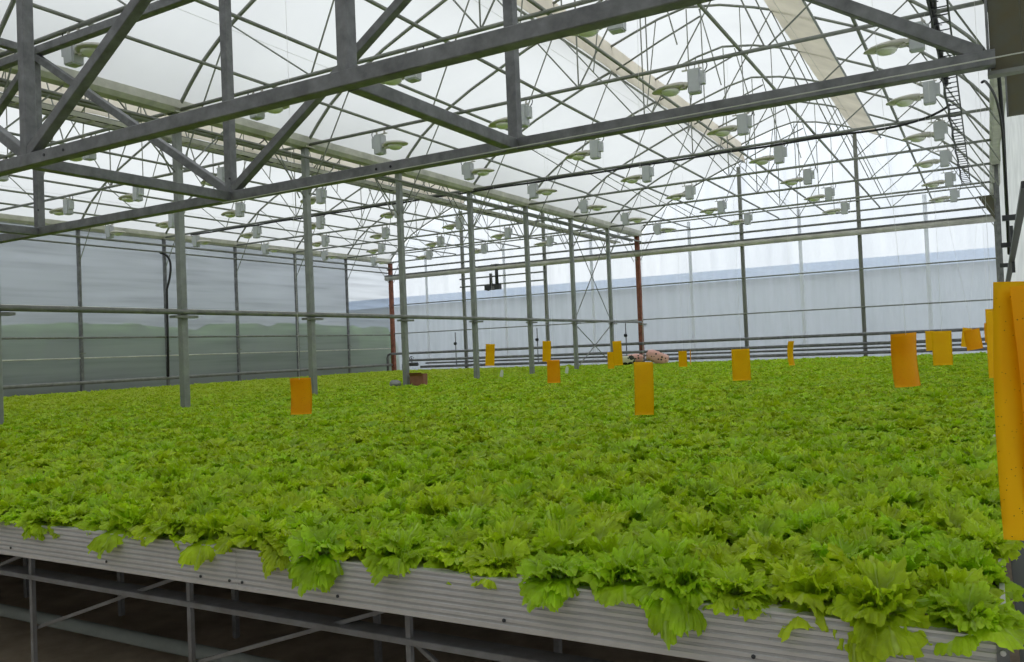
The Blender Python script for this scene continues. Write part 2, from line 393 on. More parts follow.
# ------------------------------------------------------------------ posts
def make_post(m, w=.098):
    t = empty('support_post')
    MB().bar((0, 0, 0), (0, 0, 4.99), w).build('column', m, t)
    MB().box((0, 0, 5.0), (.24, .2, .02)).build('cap_plate', M['gutter'], t)
    MB().box((0, 0, .01), (.25, .25, .02)).build('base_plate', M['galv_dark'], t)
    for s in (-1, 1): MB().tube([(0, s * .05, 4.18), (0, s * .92, 5.02)], .011, 6).build('knee_brace', M['tube'], t)
    return t
mp = make_post(M['post']); n = 0
for i in range(-3, 7):
    o = mp if n == 0 else copy_tree(mp); n += 1
    o.location = (XM, YF(i), 0)
    k = 7 - i
    tag(o, f'light grey steel post of the middle row, {ORD[k - 1]} from the red end post', 'post', 'middle row posts')
mr_ = make_post(M['red'], .135); mr_.name = 'end_post'
mr_.location = (XM, Y_FAR - .13, 0); tag(mr_, 'rusty red steel post at the far end of the middle row', 'post')
c = copy_tree(mr_); c.location = (XL + .14, Y_FAR - .13, 0); tag(c, 'rusty red steel post in the far left corner', 'post')
def make_wall_post():
    t = empty('wall_post')
    MB().bar((0, 0, 0), (0, 0, 4.99), .075).build('column', M['galv'], t)
    MB().box((0, 0, 5.0), (.2, .16, .02)).build('cap_plate', M['gutter'], t)
    MB().box((.05, 0, 1.9), (.03, .16, .03)).build('pipe_bracket', M['galv_dark'], t)
    return t
wp = make_wall_post(); n = 0
for side, x in (('left', XL + .02), ('right', XR - .02)):
    for i in range(-1 if side == 'left' else 5, 7):
        o = wp if n == 0 else copy_tree(wp); n += 1
        o.location = (x, YF(i), 0)
        if side == 'right': o.rotation_euler = (0, 0, pi)
        tag(o, f'slim grey steel post at the {side} film wall, {ORD[6 - i]} from the far corner', 'post', f'posts of the {side} wall')
# gable mullions
gm = empty('gable_post')
MB().bar((0, 0, 0), (0, 0, 1), .10).build('column', M['galv_dark'], gm)
for k, (x, top, lab) in enumerate([(-16.30, 6.6, 'grey gable post of the left bay, left of the black vent motor'), (-12.98, 7.1, 'grey gable post of the left bay, right of the black vent motor'),
        (-6.30, 6.75, 'grey gable post of the right bay, the one nearer the red post'), (-3.02, 7.2, 'grey gable post of the right bay, the one nearer the right wall')]):
    o = gm if k == 0 else copy_tree(gm)
    o.location = (x, Y_FAR - .06, 0); o.scale = (1, 1, top)
    tag(o, lab, 'post', 'gable posts')
o = MB().bar((XR - .03, Y_FAR - .06, 0), (XR - .03, Y_FAR - .06, 5.0), .07).build('corner_post', M['galv_dark']); tag(o, 'grey steel post in the far right corner', 'post')

# ------------------------------------------------------------------ pipes and rails
def pipe(name, pts, r, m, label, cat, group=None, smooth=True):
    o = MB().tube(pts, r, 12).build(name, m, None, smooth); return tag(o, label, cat, group)
p = empty('heating_pipe', (XM + .085, 0, 2.25)); tag(p, 'long dark grey pipe carried by the middle posts at mid height', 'pipe')
MB().tube([(0, Y_BACK + .2, 0), (0, Y_FAR - .3, 0)], .036, 12).build('pipe_run', M['galv_dark'], p, True)
for i in range(-3, 8):
    MB().box((-.03, YF(i) - .02, -.065), (.12, .38, .035)).box((-.08, YF(i), -.05), (.02, .12, .09)).build('pipe_bracket', M['galv_dark'], p)
def wall_rail(z, r, lab, x=XL + .10, y0=0, y1=Y_FAR - .1, m='galv_dark'):
    pipe('wall_pipe', [(x, y0, z), (x, y1, z)], r, M[m], lab, 'pipe', 'pipes and rails of the left wall')
wall_rail(2.29, .026, 'thin dark pipe along the left wall, upper one at mid height')
wall_rail(3.06, .018, 'thin pale rail along the left wall above the pipes', x=XL + .03, m='gutter')
wall_rail(1.78, .018, 'thin pale rail low on the left wall between two pipes', x=XL + .03, m='gutter')
wall_rail(1.17, .045, 'thick grey pipe along the foot of the left wall')
wall_rail(4.80, .03, 'grey pipe close under the gutter of the left wall', x=XL + .16)
wall_rail(4.62, .022, 'thin grey pipe second below the gutter of the left wall', x=XL + .10)
def far_rail(z, r, lab, m='tube', x0=XL, x1=XR, y=Y_FAR - .14):
    return pipe('gable_rail', [(x0, y, z), (x1, y, z)], r, M[m], lab, 'pipe', 'rails of the far gable wall')
far_rail(4.76, .032, 'dark grey tube across the far gable wall above the thick beam', 'galv_dark')
far_rail(3.40, .020, 'upper thin horizontal rail of the far gable wall')
far_rail(2.33, .018, 'lower thin horizontal rail of the far gable wall')
far_rail(5.32, .022, 'thin tube across the far gable wall just over the ties')
b = empty('gable_beam', (0, Y_FAR - .25, 4.42)); tag(b, 'thick grey green beam across the far gable wall with a tray on top', 'beam')
MB().tube([(XL, 0, 0), (XR, 0, 0)], .085, 14).build('beam_pipe', M['gutter'], b, True)
MB().box(((XL + XR) / 2, 0, .10), (XR - XL, .13, .035)).build('cable_tray', M['galv'], b)
for k, (z, xl, r) in enumerate([(1.575, XL + .0, .045), (1.31, XL + .75, .045), (1.19, XL + 1.6, .030), (1.06, XL + 1.4, .045)]):
    y = Y_FAR - .32 - .05 * (k % 2)
    pts = [(XR - .1, y, z - .0), (xl + .15, y, z)]
    if k < 2: pts += [(xl + .04, y, z - .03), (xl, y, z - .14), (xl, y, .7)]
    pipe('heating_pipe', pts, r, M['galv'], ['topmost grey heating pipe low on the far gable wall', 'second heating pipe from the top low on the far gable wall', 'thinnest heating pipe low on the far gable wall', 'lowest heating pipe on the far gable wall just above the lettuce'][k], 'pipe', 'heating pipes of the far gable wall')
v = empty('pipe_valve', (XL + 1.15, Y_FAR - .35, 1.16)); tag(v, 'dark valve cluster on the heating pipes in the far left corner', 'valve')
MB().tube([(-.2, 0, 0), (.25, 0, 0)], .07, 10).build('valve_body', M['dark'], v, True)
MB().tube([(0, 0, 0), (0, -.02, .26)], .018, 8).build('stem', M['dark'], v, True)
MB().tube([(-.12, -.03, .22), (0, -.03, .30), (.12, -.03, .24), (.02, -.03, .17), (-.12, -.03, .22)], .014, 8).build('handle', M['dark'], v, True)
# vertical risers with small black knobs beside posts
for k, (x, y) in enumerate([(XM - .45, Y_FAR - .3), (-12.98 - .28, Y_FAR - .3), (-16.3 - .28, Y_FAR - .3)]):
    t = empty('riser_pipe', (x, y, 0))
    MB().tube([(0, 0, 1.05), (0, 0, 2.25)], .018, 8).build('pipe', M['galv'], t, True)
    MB().lathe((-.0, -.03, 1.85), [(.0, -.05), (.05, -.045), (.06, 0), (.05, .045), (.0, .05)], 10).build('knob', M['black'], t, True)
    tag(t, 'thin riser pipe with black knob beside ' + ['the red end post of the middle row', 'the gable post right of the vent motor', 'the gable post left of the vent motor'][k], 'pipe')
# seams of the gable film
for x in (-1.35, -4.65, -7.95, -11.3, -14.65, -18.0):
    o = MB().box((x, Y_FAR + .05, 2.7), (.10, .012, 5.2)).build('trim_' + str(int(-x)), M['seam']); tag(o, 'pale vertical joint strip of the gable film', kind='structure')
# valley pipes and cable tray at the left of the middle row
pipe('valley_pipe', [(XM - .14, Y_BACK + .1, 4.86), (XM - .14, Y_FAR - .2, 4.86)], .035, M['tube'], 'grey pipe hung close under the valley gutter', 'pipe')
pipe('valley_pipe', [(XM + .16, Y_BACK + .1, 4.80), (XM + .16, Y_FAR - .2, 4.80)], .024, M['galv_dark'], 'thin dark pipe on the right side of the posts under the valley gutter', 'pipe')
t = empty('cable_tray', (XM - .62, 0, 4.84)); tag(t, 'long cluttered cable tray hung left of the valley gutter', 'cable tray')
for s in (-.09, .09): MB().box((s, (Y_BACK + Y_FAR) / 2, 0), (.012, Y_FAR - Y_BACK - .4, .06)).build('side_rail', M['gutter'], t)
rb = MB(); y = Y_BACK + .3
while y < Y_FAR - .3: rb.box((0, y, -.02), (.18, .03, .012)); y += .25
tag(rb.build('rungs', M['gutter'], t), kind='stuff')
for k in range(4):
    MB().tube([(-.05 + .033 * k + .02 * sin(j * 1.7 + k), Y_BACK + .3 + j * .5, .02 + .012 * sin(j * .9 + 2 * k)) for j in range(int((Y_FAR - Y_BACK - .8) / .5))], .012, 6).build('cable', M['black'] if k < 2 else M['galv_dark'], t, True)
# cross braces between posts 5 and 6 of the middle row
b = empty('cross_brace', (XM, 0, 0)); tag(b, 'pair of crossed thin steel rods between two far posts of the middle row', 'brace')
for (z0, z1) in ((2.32, 4.85), (1.0, 2.2)):
    MB().tube([(.03, YF(5), z0), (.03, YF(6), z1)], .015, 6).build('rod', M['galv_dark'], b)
    MB().tube([(-.03, YF(5), z1), (-.03, YF(6), z0)], .012, 6).build('rod', M['galv_dark'], b)
# gable vent motor on two rails
r_ = empty('motor_rail', (0, 0, 0)); tag(r_, 'two short horizontal rails between the gable posts of the left bay', 'rail')
for z in (4.14, 3.86): MB().tube([(-16.36, Y_FAR - .2, z), (-12.94, Y_FAR - .2, z)], .026, 8).build('rail_tube', M['galv_dark'], r_, True)
t = empty('vent_motor', (-14.95, Y_FAR - .26, 3.62)); tag(t, 'small black vent motor with two upright cylinders on the rails between gable posts', 'motor')
MB().box((0, 0, .13), (.62, .14, .17)).lathe((-.2, 0, .02), [(.03, 0), (.08, .02), (.09, .12), (.05, .2)], 10).build('motor_body', M['dark'], t)
MB().tube([(-.07, 0, .2), (-.07, 0, .62)], .055, 10).build('cylinder', M['dark'], t, True)
MB().tube([(.17, 0, .2), (.17, 0, .92)], .06, 10).box((.12, 0, .9), (.28, .1, .07)).build('cylinder', M['dark'], t, True)
MB().box((.05, -.09, .1), (.12, .02, .14)).build('rating_plate', M['galv'], t)

# ------------------------------------------------------------------ heavy lattice girder in the foreground
YB_, YA_ = 4.75, 3.103
ZB, ZT = 2.885, 4.64
NX = [.03 - 2.66 * k for k in range(6)]
t = empty('lattice_girder', (0, 0, 0)); tag(t, 'heavy galvanised double lattice girder crossing the foreground overhead', 'girder')
S = .078
for (Y, pn) in ((YB_, 'far'), (YA_, 'near')):
    MB().bar((NX[0] + .06, Y, ZB), (NX[-1] - 1, Y, ZB), S).build('bottom_chord', M['galv'], t)
    MB().bar((NX[0] + .0, Y, ZT), (NX[-1] - 1, Y, ZT), S).build('top_chord', M['galv'], t)
    for k in range(1, 6): MB().bar((NX[k], Y, ZB), (NX[k], Y, ZT), S * .92).build('vertical_member', M['galv'], t)
    for k in range(5):
        # zig-zag: node 3 (k=3) is a top node on the left
        a, c = ((ZB, ZT) if k % 2 == 0 else (ZT, ZB))
        if pn == 'near': pass
        MB().bar((NX[k], Y + .002, a + (.03 if a == ZB else -.03)), (NX[k + 1], Y + .002, c + (.03 if c == ZB else -.03)), S * .86).build('diagonal_member', M['galv'], t)
for k in range(1, 6):
    MB().bar((NX[k], YA_ + .04, ZB - .005), (NX[k], YB_ - .04, ZB - .005), S * .95).build('cross_member', M['galv'], t)
    MB().bar((NX[k], YA_ + .04, ZT), (NX[k], YB_ - .04, ZT), S * .95).build('cross_member', M['galv'], t)
hb = MB()
for (x, y) in ((-4.86, YA_), (-5.06, YA_), (-3.76, YB_), (-3.63, YB_)):
    hb.tube([(x, y - .043, ZB + .0), (x, y - .036, ZB + .0)], .010, 10)
for (x, z) in ((-5.26, ZB + .14), (-7.9, ZB + .2)): hb.tube([(x, YB_ - .043, z), (x, YB_ - .036, z)], .009, 10)
hb.build('bolt_hole', M['black'], t)
# plates at the right end
t = empty('steel_plate', (.19, 4.80, 2.83)); tag(t, 'olive grey steel plate at the top right where the girder meets the wall', 'plate')
MB().box((-.055, 0, 1.1), (.13, .04, 2.2)).build('panel', M['olive'], t)
MB().box((.09, 0, 1.1), (.145, .04, 2.2)).build('panel', M['olive'], t)
MB().box((-.128, -.005, 1.1), (.012, .06, 2.2)).build('edge_flange', M['galv'], t)
MB().box((0, 0, -.01), (.27, .07, .02)).build('bottom_lip', M['galv_dark'], t)
t = empty('steel_plate', (.262, 7.62, 3.22)); tag(t, 'smaller olive grey steel plate behind the large one at the right wall', 'plate')
MB().box((.015, 0, .9), (.14, .05, 1.8)).build('panel', M['olive'], t)
MB().box((-.054, -.004, .9), (.012, .06, 1.8)).build('edge_flange', M['galv'], t)
pipe('guy_wire', [(-4.772, 4.2, 2.70), (-2.4, 4.2, 2.718), (.20, 4.2, 2.735)], .0032, M['wire'], 'thin pale wire stretched in front of the lower girder chord', 'wire', smooth=False)

# ------------------------------------------------------------------ ladder tray, hoses on the right
t = empty('ladder_tray', (-.30, 0, 5.0)); tag(t, 'black ladder shaped cable tray hung under the roof near the right wall', 'cable tray')
for s in (-.085, .085): MB().box((s, 15.4, 0), (.018, 14.2, .05)).build('side_rail', M['dark'], t)
rb = MB(); y = 8.4
while y < 22.4: rb.tube([(-.085, y, 0), (.085, y, 0)], .008, 5); rb.tube([(-.085, y, 0), (0, y + .13, .02)], .006, 5); y += .26
tag(rb.build('rungs', M['dark'], t), kind='stuff')
for k in range(3):
    MB().tube([(-.09 + .025 * k + .012 * sin(j * 2.1 + k), 8.3 + j * .5, .03 + .01 * sin(j * 1.3 + k)) for j in range(11 if k else 28)], .018, 6).build('cable', M['black'], t, True)
def bez(p, n=18):
    p = [Vector(q) for q in p]; out = []
    for i in range(n + 1):
        u = i / n; out.append(p[0] * (1 - u) ** 3 + p[1] * 3 * u * (1 - u) ** 2 + p[2] * 3 * u * u * (1 - u) + p[3] * u ** 3)
    return out
pts = [(-18.5 + j * .8, YF(3) - .02, TIE - .045 - .012 * (j % 2)) for j in range(21)] + bez([(-1.9, YF(3) - .02, TIE - .05), (-1.1, YF(3), TIE - .1), (-.6, YF(3), TIE + .0), (-.36, YF(3) - .6, TIE + .02)], 12)
pipe('power_cable', pts, .020, M['black'], 'black cable lashed under a roof tie and curving up to the ladder tray', 'cable')
pts = bez([(-.25, 9.2, 4.95), (.05, 9.4, 4.98), (.18, 9.5, 4.9), (.2, 9.6, 4.3)], 14) + [(.22, 9.8, 3.6), (.23, 10.4, 3.1), (.24, 11., 2.4)]
pipe('black_hose', pts, .018, M['black'], 'black hose curving down the right wall below the ladder tray', 'hose')
pipe('black_hose', [(.03, 4.95, 2.83), (.04, 5.2, 2.9)] + bez([(.05, 5.3, 2.92), (.10, 5.7, 2.95), (.13, 6.0, 2.95), (.14, 6.3, 2.7)], 12) + [(.15, 6.6, 2.35)], .007, M['black'], 'thin black hose bending down below the olive plate', 'hose')
pts = bez([(XL + .05, YF(3) - .15, 4.6), (XL + .35, YF(3), 4.55), (XL + .25, YF(3) + .1, 4.2), (XL + .15, YF(3) - .05, 3.6)], 12) + [(XL + .14, YF(3) - .06, 2.4), (XL + .15, YF(3) - .1, 1.2)]
pipe('black_hose', pts, .03, M['black'], 'black hose hanging down beside a post of the left wall', 'hose')
t = empty('wall_bracket', (.24, 10.2, 2.3)); tag(t, 'dark steel bracket fixed low on the right wall above the orange cards', 'bracket')
MB().bar((.02, -3.6, .22), (0, 2.6, -.16), .05).build('slanted_bar', M['dark'], t)
for k in range(3): MB().box((-.02, -1.2 + 1.5 * k, .28 - .12 * k), (.13, .05, .05)).build('arm', M['dark'], t)
MB().box((.02, .2, .1), (.03, .06, .5)).build('upright', M['dark'], t)
t = empty('corner_bracket', (.12, 24.4, 4.55)); tag(t, 'dark corner gusset at the far right under the gutter', 'bracket')
MB().add([(.18, 0, .42), (-.22, 0, .42), (.18, 0, -.28), (.18, .05, .42), (-.22, .05, .42), (.18, .05, -.28)], [(0, 1, 2), (5, 4, 3), (0, 3, 4, 1), (1, 4, 5, 2), (2, 5, 3, 0)]).build('gusset', M['olive'], t)

# ------------------------------------------------------------------ grow lamps
def make_lamp():
    t = empty('grow_lamp')
    MB().box((-.03, 0, -.045), (.25, .03, .012)).box((-.10, 0, -.02), (.012, .03, .05)).box((.06, 0, -.02), (.012, .03, .05)).build('hanger_bracket', M['reflector'], t)
    bm = bmesh.new(); bmesh.ops.create_cube(bm, size=1)
    bmesh.ops.scale(bm, vec=(.155, .135, .30), verts=bm.verts); bmesh.ops.bevel(bm, geom=bm.edges[:], offset=.012, segments=2, affect='EDGES')
    bmesh.ops.translate(bm, vec=(0, 0, -.205), verts=bm.verts)
    me = bpy.data.meshes.new('ballast_box'); bm.to_mesh(me); bm.free(); me.materials.append(M['ballast'])
    o = bpy.data.objects.new('ballast_box', me); COL.objects.link(o); o.parent = t
    MB().box((.10, .0, -.17), (.06, .09, .16)).build('socket_box', M['ballast'], t)
    MB().box((-.095, -.01, -.235), (.045, .10, .045)).box((-.14, -.01, -.25), (.07, .07, .06)).build('arm', M['reflector'], t)
    # reflector: flat tapering shell
    b = MB(); n = 14; rings = []
    prof = [(-.11, .050, .045), (-.16, .10, .055), (-.25, .145, .055), (-.36, .155, .05), (-.46, .12, .04), (-.535, .05, .018), (-.55, .01, .004)]
    for (x, w, h) in prof: rings.append([(x, w * cos(2 * pi * k / n), -.235 - .03 * (-x - .1) / .4 + (h if sin(2 * pi * k / n) > 0 else h * .45) * sin(2 * pi * k / n)) for k in range(n)])
    vs = [p for q in rings for p in q]
    fs = [(i * n + k, i * n + (k + 1) % n, (i + 1) * n + (k + 1) % n, (i + 1) * n + k) for i in range(len(prof) - 1) for k in range(n)] + [tuple(range(n)), tuple(len(vs) - 1 - k for k in range(n))]
    rf = b.add(vs, fs).build('reflector', M['reflector'], t, True)
    MB().lathe((-.31, 0, -.275), [(.12, 0), (.11, -.022), (.08, -.045), (.03, -.058)], 14).build('glass_cover', M['glassb'], rf, True)
    MB().tube(bez([(.11, .0, -.10), (.2, .0, -.04), (.16, 0, .06), (.07, 0, .01)], 10), .007, 6).build('cable', M['black'], t, True)
    return t
lamp = make_lamp(); first = True
LROWS = [('right bay', -8.02, pi, 'beside the valley gutter'), ('right bay', -5.53, 0, 'left of the ridge'), ('right bay', -3.06, 0, 'right of the ridge'), ('right bay', -.56, 0, 'beside the right wall'),
         ('left bay', -18.35, pi, 'beside the left wall'), ('left bay', -16.05, 0, 'left of its ridge'), ('left bay', -13.87, 0, 'right of its ridge'), ('left bay', -11.55, 0, 'beside the valley gutter')]
for (bn, x, rz, wh) in LROWS:
    for i in range(-1, 7):
        if bn == 'left bay' and i < 0: continue
        if bn == 'left bay' and x < -17 and i < 2: continue
        if x == -.56 and i < 1: continue
        if x in (-3.06, -5.53) and i < 0: continue
        o = lamp if first else copy_tree(lamp); first = False
        o.location = (x + rnd.uniform(-.03, .03), YF(i), TIE - .03); o.rotation_euler = (rnd.uniform(-.04, .04), 0, rz + rnd.uniform(-.08, .08))
        tag(o, f'box grow lamp of the {bn} {wh}, {ORD[6 - i]} from the far gable', 'grow lamp', 'grow lamps of the ' + bn)

# ------------------------------------------------------------------ growing bench
BX0, BX1 = XL + .25, .002
t = empty('growing_bench', (0, BED_Y0, 0)); tag(t, 'wide growing bench with a ribbed aluminium front rail on grey legs', 'bench')
def rail(x0, x1):
    H0, H1 = .755, .898; b = MB(); prof = [(0, H0)]
    k = 7; hh = (H1 - .006 - H0 - .006) / k; z = H0 + .006; mi = [0]
    prof.append((0, z))
    for j in range(k):
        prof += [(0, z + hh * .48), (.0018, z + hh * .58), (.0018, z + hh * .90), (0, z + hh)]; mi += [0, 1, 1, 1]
        z += hh
    prof += [(0, H1 - .004), (.0, H1)]; mi += [0, 0]
    prof += [(.03, H1), (.03, H1 - .005), (.012, H1 - .005), (.012, H0)]; mi += [0] * 5
    n = len(prof); vs = [(x, y, z) for x in (x0, x1) for (y, z) in prof]
    for j in range(n): b.add([vs[j], vs[(j + 1) % n], vs[n + (j + 1) % n], vs[n + j]], [(0, 1, 2, 3)], mi[j] if j < len(mi) else 0)
    b.add(vs[:n], [tuple(range(n))]); b.add(vs[n:], [tuple(range(n - 1, -1, -1))])
    o = b.build('front_rail', [M['alu'], M['alu_groove_shade']], t); return o
xs = [-2.311, -5.311, -8.311, -11.311, -14.311, -17.311, BX0]
prev = BX1 - .02
for x in xs:
    o = rail(x + .0015, prev)
    xx = prev - .45 if prev < -1 else None
    prev = x
for x in (-3.691, -3.033, -2.493, -2.345, -2.282, -1.849, -1.231, -.531, -4.35, -5.0):
    MB().lathe((0, 0, 0), [(.0, 0), (.0055, 0), (.0055, .003), (.003, .0045), (0, .0045)], 8).build('screw', M['dark'], t).matrix_local = Matrix.Translation((x, -.001, .784 + (.004 if x < -3 else 0))) @ Matrix.Rotation(pi / 2, 4, 'X')
MB().box((BX1 - .008, .012, .827), (.024, .03, .155)).build('end_bracket', M['galv'], t)
MB().lathe((0, 0, 0), [(.0, 0), (.006, 0), (.006, .003), (0, .004)], 8).build('screw', M['alu'], t).matrix_local = Matrix.Translation((BX1 - .008, -.004, .868)) @ Matrix.Rotation(pi / 2, 4, 'X')
MB().box((BX1 - .004, 11.3, .83), (.012, 22.6, .14)).build('end_rail', M['alu'], t)
MB().box(((BX0 + BX1) / 2, 11.33, .77), (BX1 - BX0 - .03, 22.6, .012)).build('tray_bottom', M['bench'], t)
# angle iron stretcher + legs
MB().box(((BX0 + BX1) / 2, .045, .655), (BX1 - BX0, .004, .018)).box(((BX0 + BX1) / 2, .085, .664), (BX1 - BX0, .08, .003)).build('stretcher', M['bench'], t)
MB().box(((BX0 + BX1) / 2, 1.2, .70), (BX1 - BX0, .05, .04)).build('stretcher', M['bench'], t)
for k in range(18):
    x = -.60 - 1.015 * k
    MB().bar((x, .06, 0), (x, .06, .76), .019).build('leg', M['bench'], t)
    if k < 8: MB().bar((x - .1, 1.25, 0), (x - .1, 1.25, .74), .03).build('leg', M['bench'], t)
    if k < 10:
        if k == 1: MB().bar((x, .075, .65), (x + .85, .075, .12), .014).build('brace', M['bench'], t)
        else: MB().bar((x - .0, .08, .43), (x + .95, .08, .745), .014).build('brace', M['bench'], t)
# cream raft boards with plant holes (one continuous layer)
SP = .174
nb = MB()
BDY = .86
o = MB().box(((BX0 + BX1) / 2 - .01, BDY / 2 + .0305, .888), (BX1 - BX0 - .05, BDY, .014)).build('raft_board', M['board'], t)
MB().box(((BX0 + BX1) / 2 - .01, (BDY + .035 + 22.6) / 2, .880), (BX1 - BX0 - .05, 22.56 - BDY, .014)).build('raft_board', M['board'], t)
# floor pipes under the bench
pipe('floor_pipe', [(XL + .3, 2.78, .135), (-.3, 2.78, .135)], .034, M['white_pipe'], 'thick pale pipe lying low under the bench', 'pipe')
for k, x in enumerate((-2.9, -5.4)):
    pass
# ------------------------------------------------------------------ lettuces
def leaf_geo(R, L, tmax, nu, nv, elev, curl, az, base_r, ruf, b, tw, uvs):
    ph = [R.uniform(0, 6.28) for _ in range(6)]
    k1 = R.uniform(4.5, 8); k2 = R.uniform(26, 36); k3 = R.uniform(52, 66)
    bend = R.uniform(-.15, .15); vs = []
    for j in range(nu + 1):
        u = j / nu
        uu_ = u ** .85
        for i in range(nv + 1):
            v = -1 + 2 * i / nv
            ed = (1 - .26 * v ** 4 - .08 * v * v) * (1 + .045 * sin(k1 * 1.7 * v + ph[2]) * u ** 2 + .038 * (abs(sin(k3 * .32 * v + ph[3])) - .5) * u ** 5 + .016 * sin(k3 * v + ph[1]) * u ** 6)
            th = v * tmax * (.16 + .84 * min(1, u * 1.25) ** .9)
            r = L * uu_ * ed
            x = r * cos(th * .92); y = r * sin(th)                   # x along the leaf, y across
            am = ruf * (max(0, u - .22) / .78) ** 1.7
            am2 = am * (.35 + .65 * abs(v))
            e3 = max(0, (u - .62) / .38) ** 1.3
            h = .75 * am2 * sin(k1 * v + ph[0] + 1.2 * u) + ruf * e3 * (.20 * sin(k2 * v + ph[1] + 3 * u + .8 * sin(5 * v)) + .10 * sin(k3 * v + ph[4] - 4 * u))
            h += .0034 * sin(24 * u + ph[2] + 5 * v) * sin(12 * v + ph[3] + 7 * u) * min(1, 2 * u)      # blistered blade
            h += .25 * abs(y) * (1 - u)                          # channelled base
            y += ruf * e3 * (.12 * sin(k2 * v + ph[5]) + .07 * sin(k3 * v + ph[0])); x += ruf * e3 * .10 * sin(k2 * v + ph[1] + 2.3)
            # bend along the length: arc with falling elevation
            e0 = elev; e1 = elev - curl
            s = x / L; ang = e0 + (e1 - e0) * s * .5
            ox = x * cos(ang) - h * sin(e0 + (e1 - e0) * s); oz = x * sin(ang) + h * cos(e0 + (e1 - e0) * s)
            ox += base_r; y2 = y + bend * x * s
            ca, sa = cos(az), sin(az)
            X_, Y_ = ox * ca - y2 * sa, ox * sa + y2 * ca
            vs.append((X_, Y_, oz)); 
    fs = [(j * (nv + 1) + i, j * (nv + 1) + i + 1, (j + 1) * (nv + 1) + i + 1, (j + 1) * (nv + 1) + i) for j in range(nu) for i in range(nv)]
    b.add(vs, fs)
    for (j, i) in ((j, i) for j in range(nu) for i in range(nv)):
        for (jj, ii) in ((j, i), (j, i + 1), (j + 1, i + 1), (j + 1, i)): uvs.append((ii / nv, jj / nu))
def head_mesh(seed, nleaf, nu, nv, droop=0.):
    R = random.Random(seed); b = MB(); uvs = []
    a0 = R.uniform(0, 6.28)
    for k in range(nleaf):
        t = k / (nleaf - 1)                       # 0 outer .. 1 inner
        az = a0 + k * 2.39996 + R.uniform(-.25, .25)
        elev = math.radians(24 + 54 * t ** .8 + R.uniform(-13, 13))
        L = .122 * (1 - .28 * t) * R.uniform(.82, 1.15)
        curl = math.radians(R.uniform(50, 115)) * (1 - .15 * t)
        leaf_geo(R, L, math.radians(R.uniform(42, 60)), nu, nv, elev, curl, az, .012 * (1 - t), .024 * R.uniform(.8, 1.35), b, 0, uvs)
    if droop:
        for q in range(2):
            leaf_geo(R, .122 * droop, math.radians(44), nu, nv, math.radians(R.uniform(30, 40)), math.radians(R.uniform(110, 135)), -pi / 2 + R.uniform(-.15, .15) + .36 * (q * 2 - 1), .012, .018, b, 0, uvs)
    me = b.mesh('lettuce_head', M['leaf'], True)
    uv = me.uv_layers.new(name='leaf')
    flat = []
    for c in uvs: flat += c
    uv.data.foreach_set('uv', flat)
    return me
NEAR = [head_mesh(100 + k, 17, 15, 84) for k in range(7)]
DROOP = [head_mesh(200 + k, 16, 14, 84, .80 + .06 * k) for k in range(4)]
MIDM = [head_mesh(300 + k, 15, 8, 44) for k in range(6)]

posts_xy = [(XM, YF(i)) for i in range(-4, 8)]
fx, fy = -sin(.5194), cos(.5194)
pts = []
ny = int((24.55 - (BED_Y0 + .07)) / SP / .97); nx = int((BX1 - BX0 - .14) / SP)
for j in range(ny):
    for i in range(nx):
        x = BX1 - .06 - SP * (i + .5 * (j % 2)) + rnd.uniform(-.032, .032)
        y = BED_Y0 + .085 + SP * j * .97 + rnd.uniform(-.022, .022)
        if x < BX0 + .05: continue
        if any(abs(x - px) < .12 and abs(y - py) < .12 for px, py in posts_xy): continue
        pts.append((x, y))
def depth(p): return p[0] * fx + p[1] * fy
def inview(p):
    d = depth(p); lat = p[0] * cos(.5194) + p[1] * sin(.5194)
    return d > 0 and abs(lat / d) < .70
vis = sorted([p for p in pts if inview(p)], key=depth)
near = vis[:300]; ns = set(near); rest = [p for p in pts if p not in ns]
droops = [-3.588, -3.192, -2.951, -2.16, -2.02, -1.822, -1.19, -1.071, -.885, -.81, -.732, -.526, -.456, -.312, -.10]
hang = [-3.588, -2.16, -2.0, -1.12, -.80, -.50, -.31]
frontrow = sorted([p for p in near if p[1] < BED_Y0 + .14], key=lambda p: p[0])
for n_, (x, y) in enumerate(near):
    fr = y < BED_Y0 + .14
    dr = fr and min(abs(x - d) for d in hang) < .09
    me = DROOP[n_ % 4] if dr else NEAR[rnd.randrange(7)]
    o = bpy.data.objects.new('lettuce_head', me); COL.objects.link(o)
    s = rnd.uniform(.86, 1.18)
    o.location = (x, y - (.03 if dr else 0), .895)
    if fr and not dr: o.location.y += .075 if -1.64 < x < -1.34 else .008; s *= .97
    # the leaves sit on a short stem, so taller plants poke out of the canopy
    o.scale = (s, s, s * rnd.uniform(1.0, 1.25))
    o.rotation_euler = (rnd.uniform(-.1, .1), rnd.uniform(-.1, .1), rnd.uniform(-.35, .35) if dr else rnd.uniform(0, 6.28))
    if dr: tag(o, 'curly green lettuce head with leaves drooping over the ribbed front rail', 'lettuce', 'lettuces drooping over the front rail')
    elif fr: tag(o, 'curly green lettuce head in the foremost row without leaves over the front rail', 'lettuce', 'other lettuces of the foremost row')
    else: tag(o, 'curly light green lettuce head in the near rows behind the foremost one', 'lettuce', 'lettuces of the near rows')
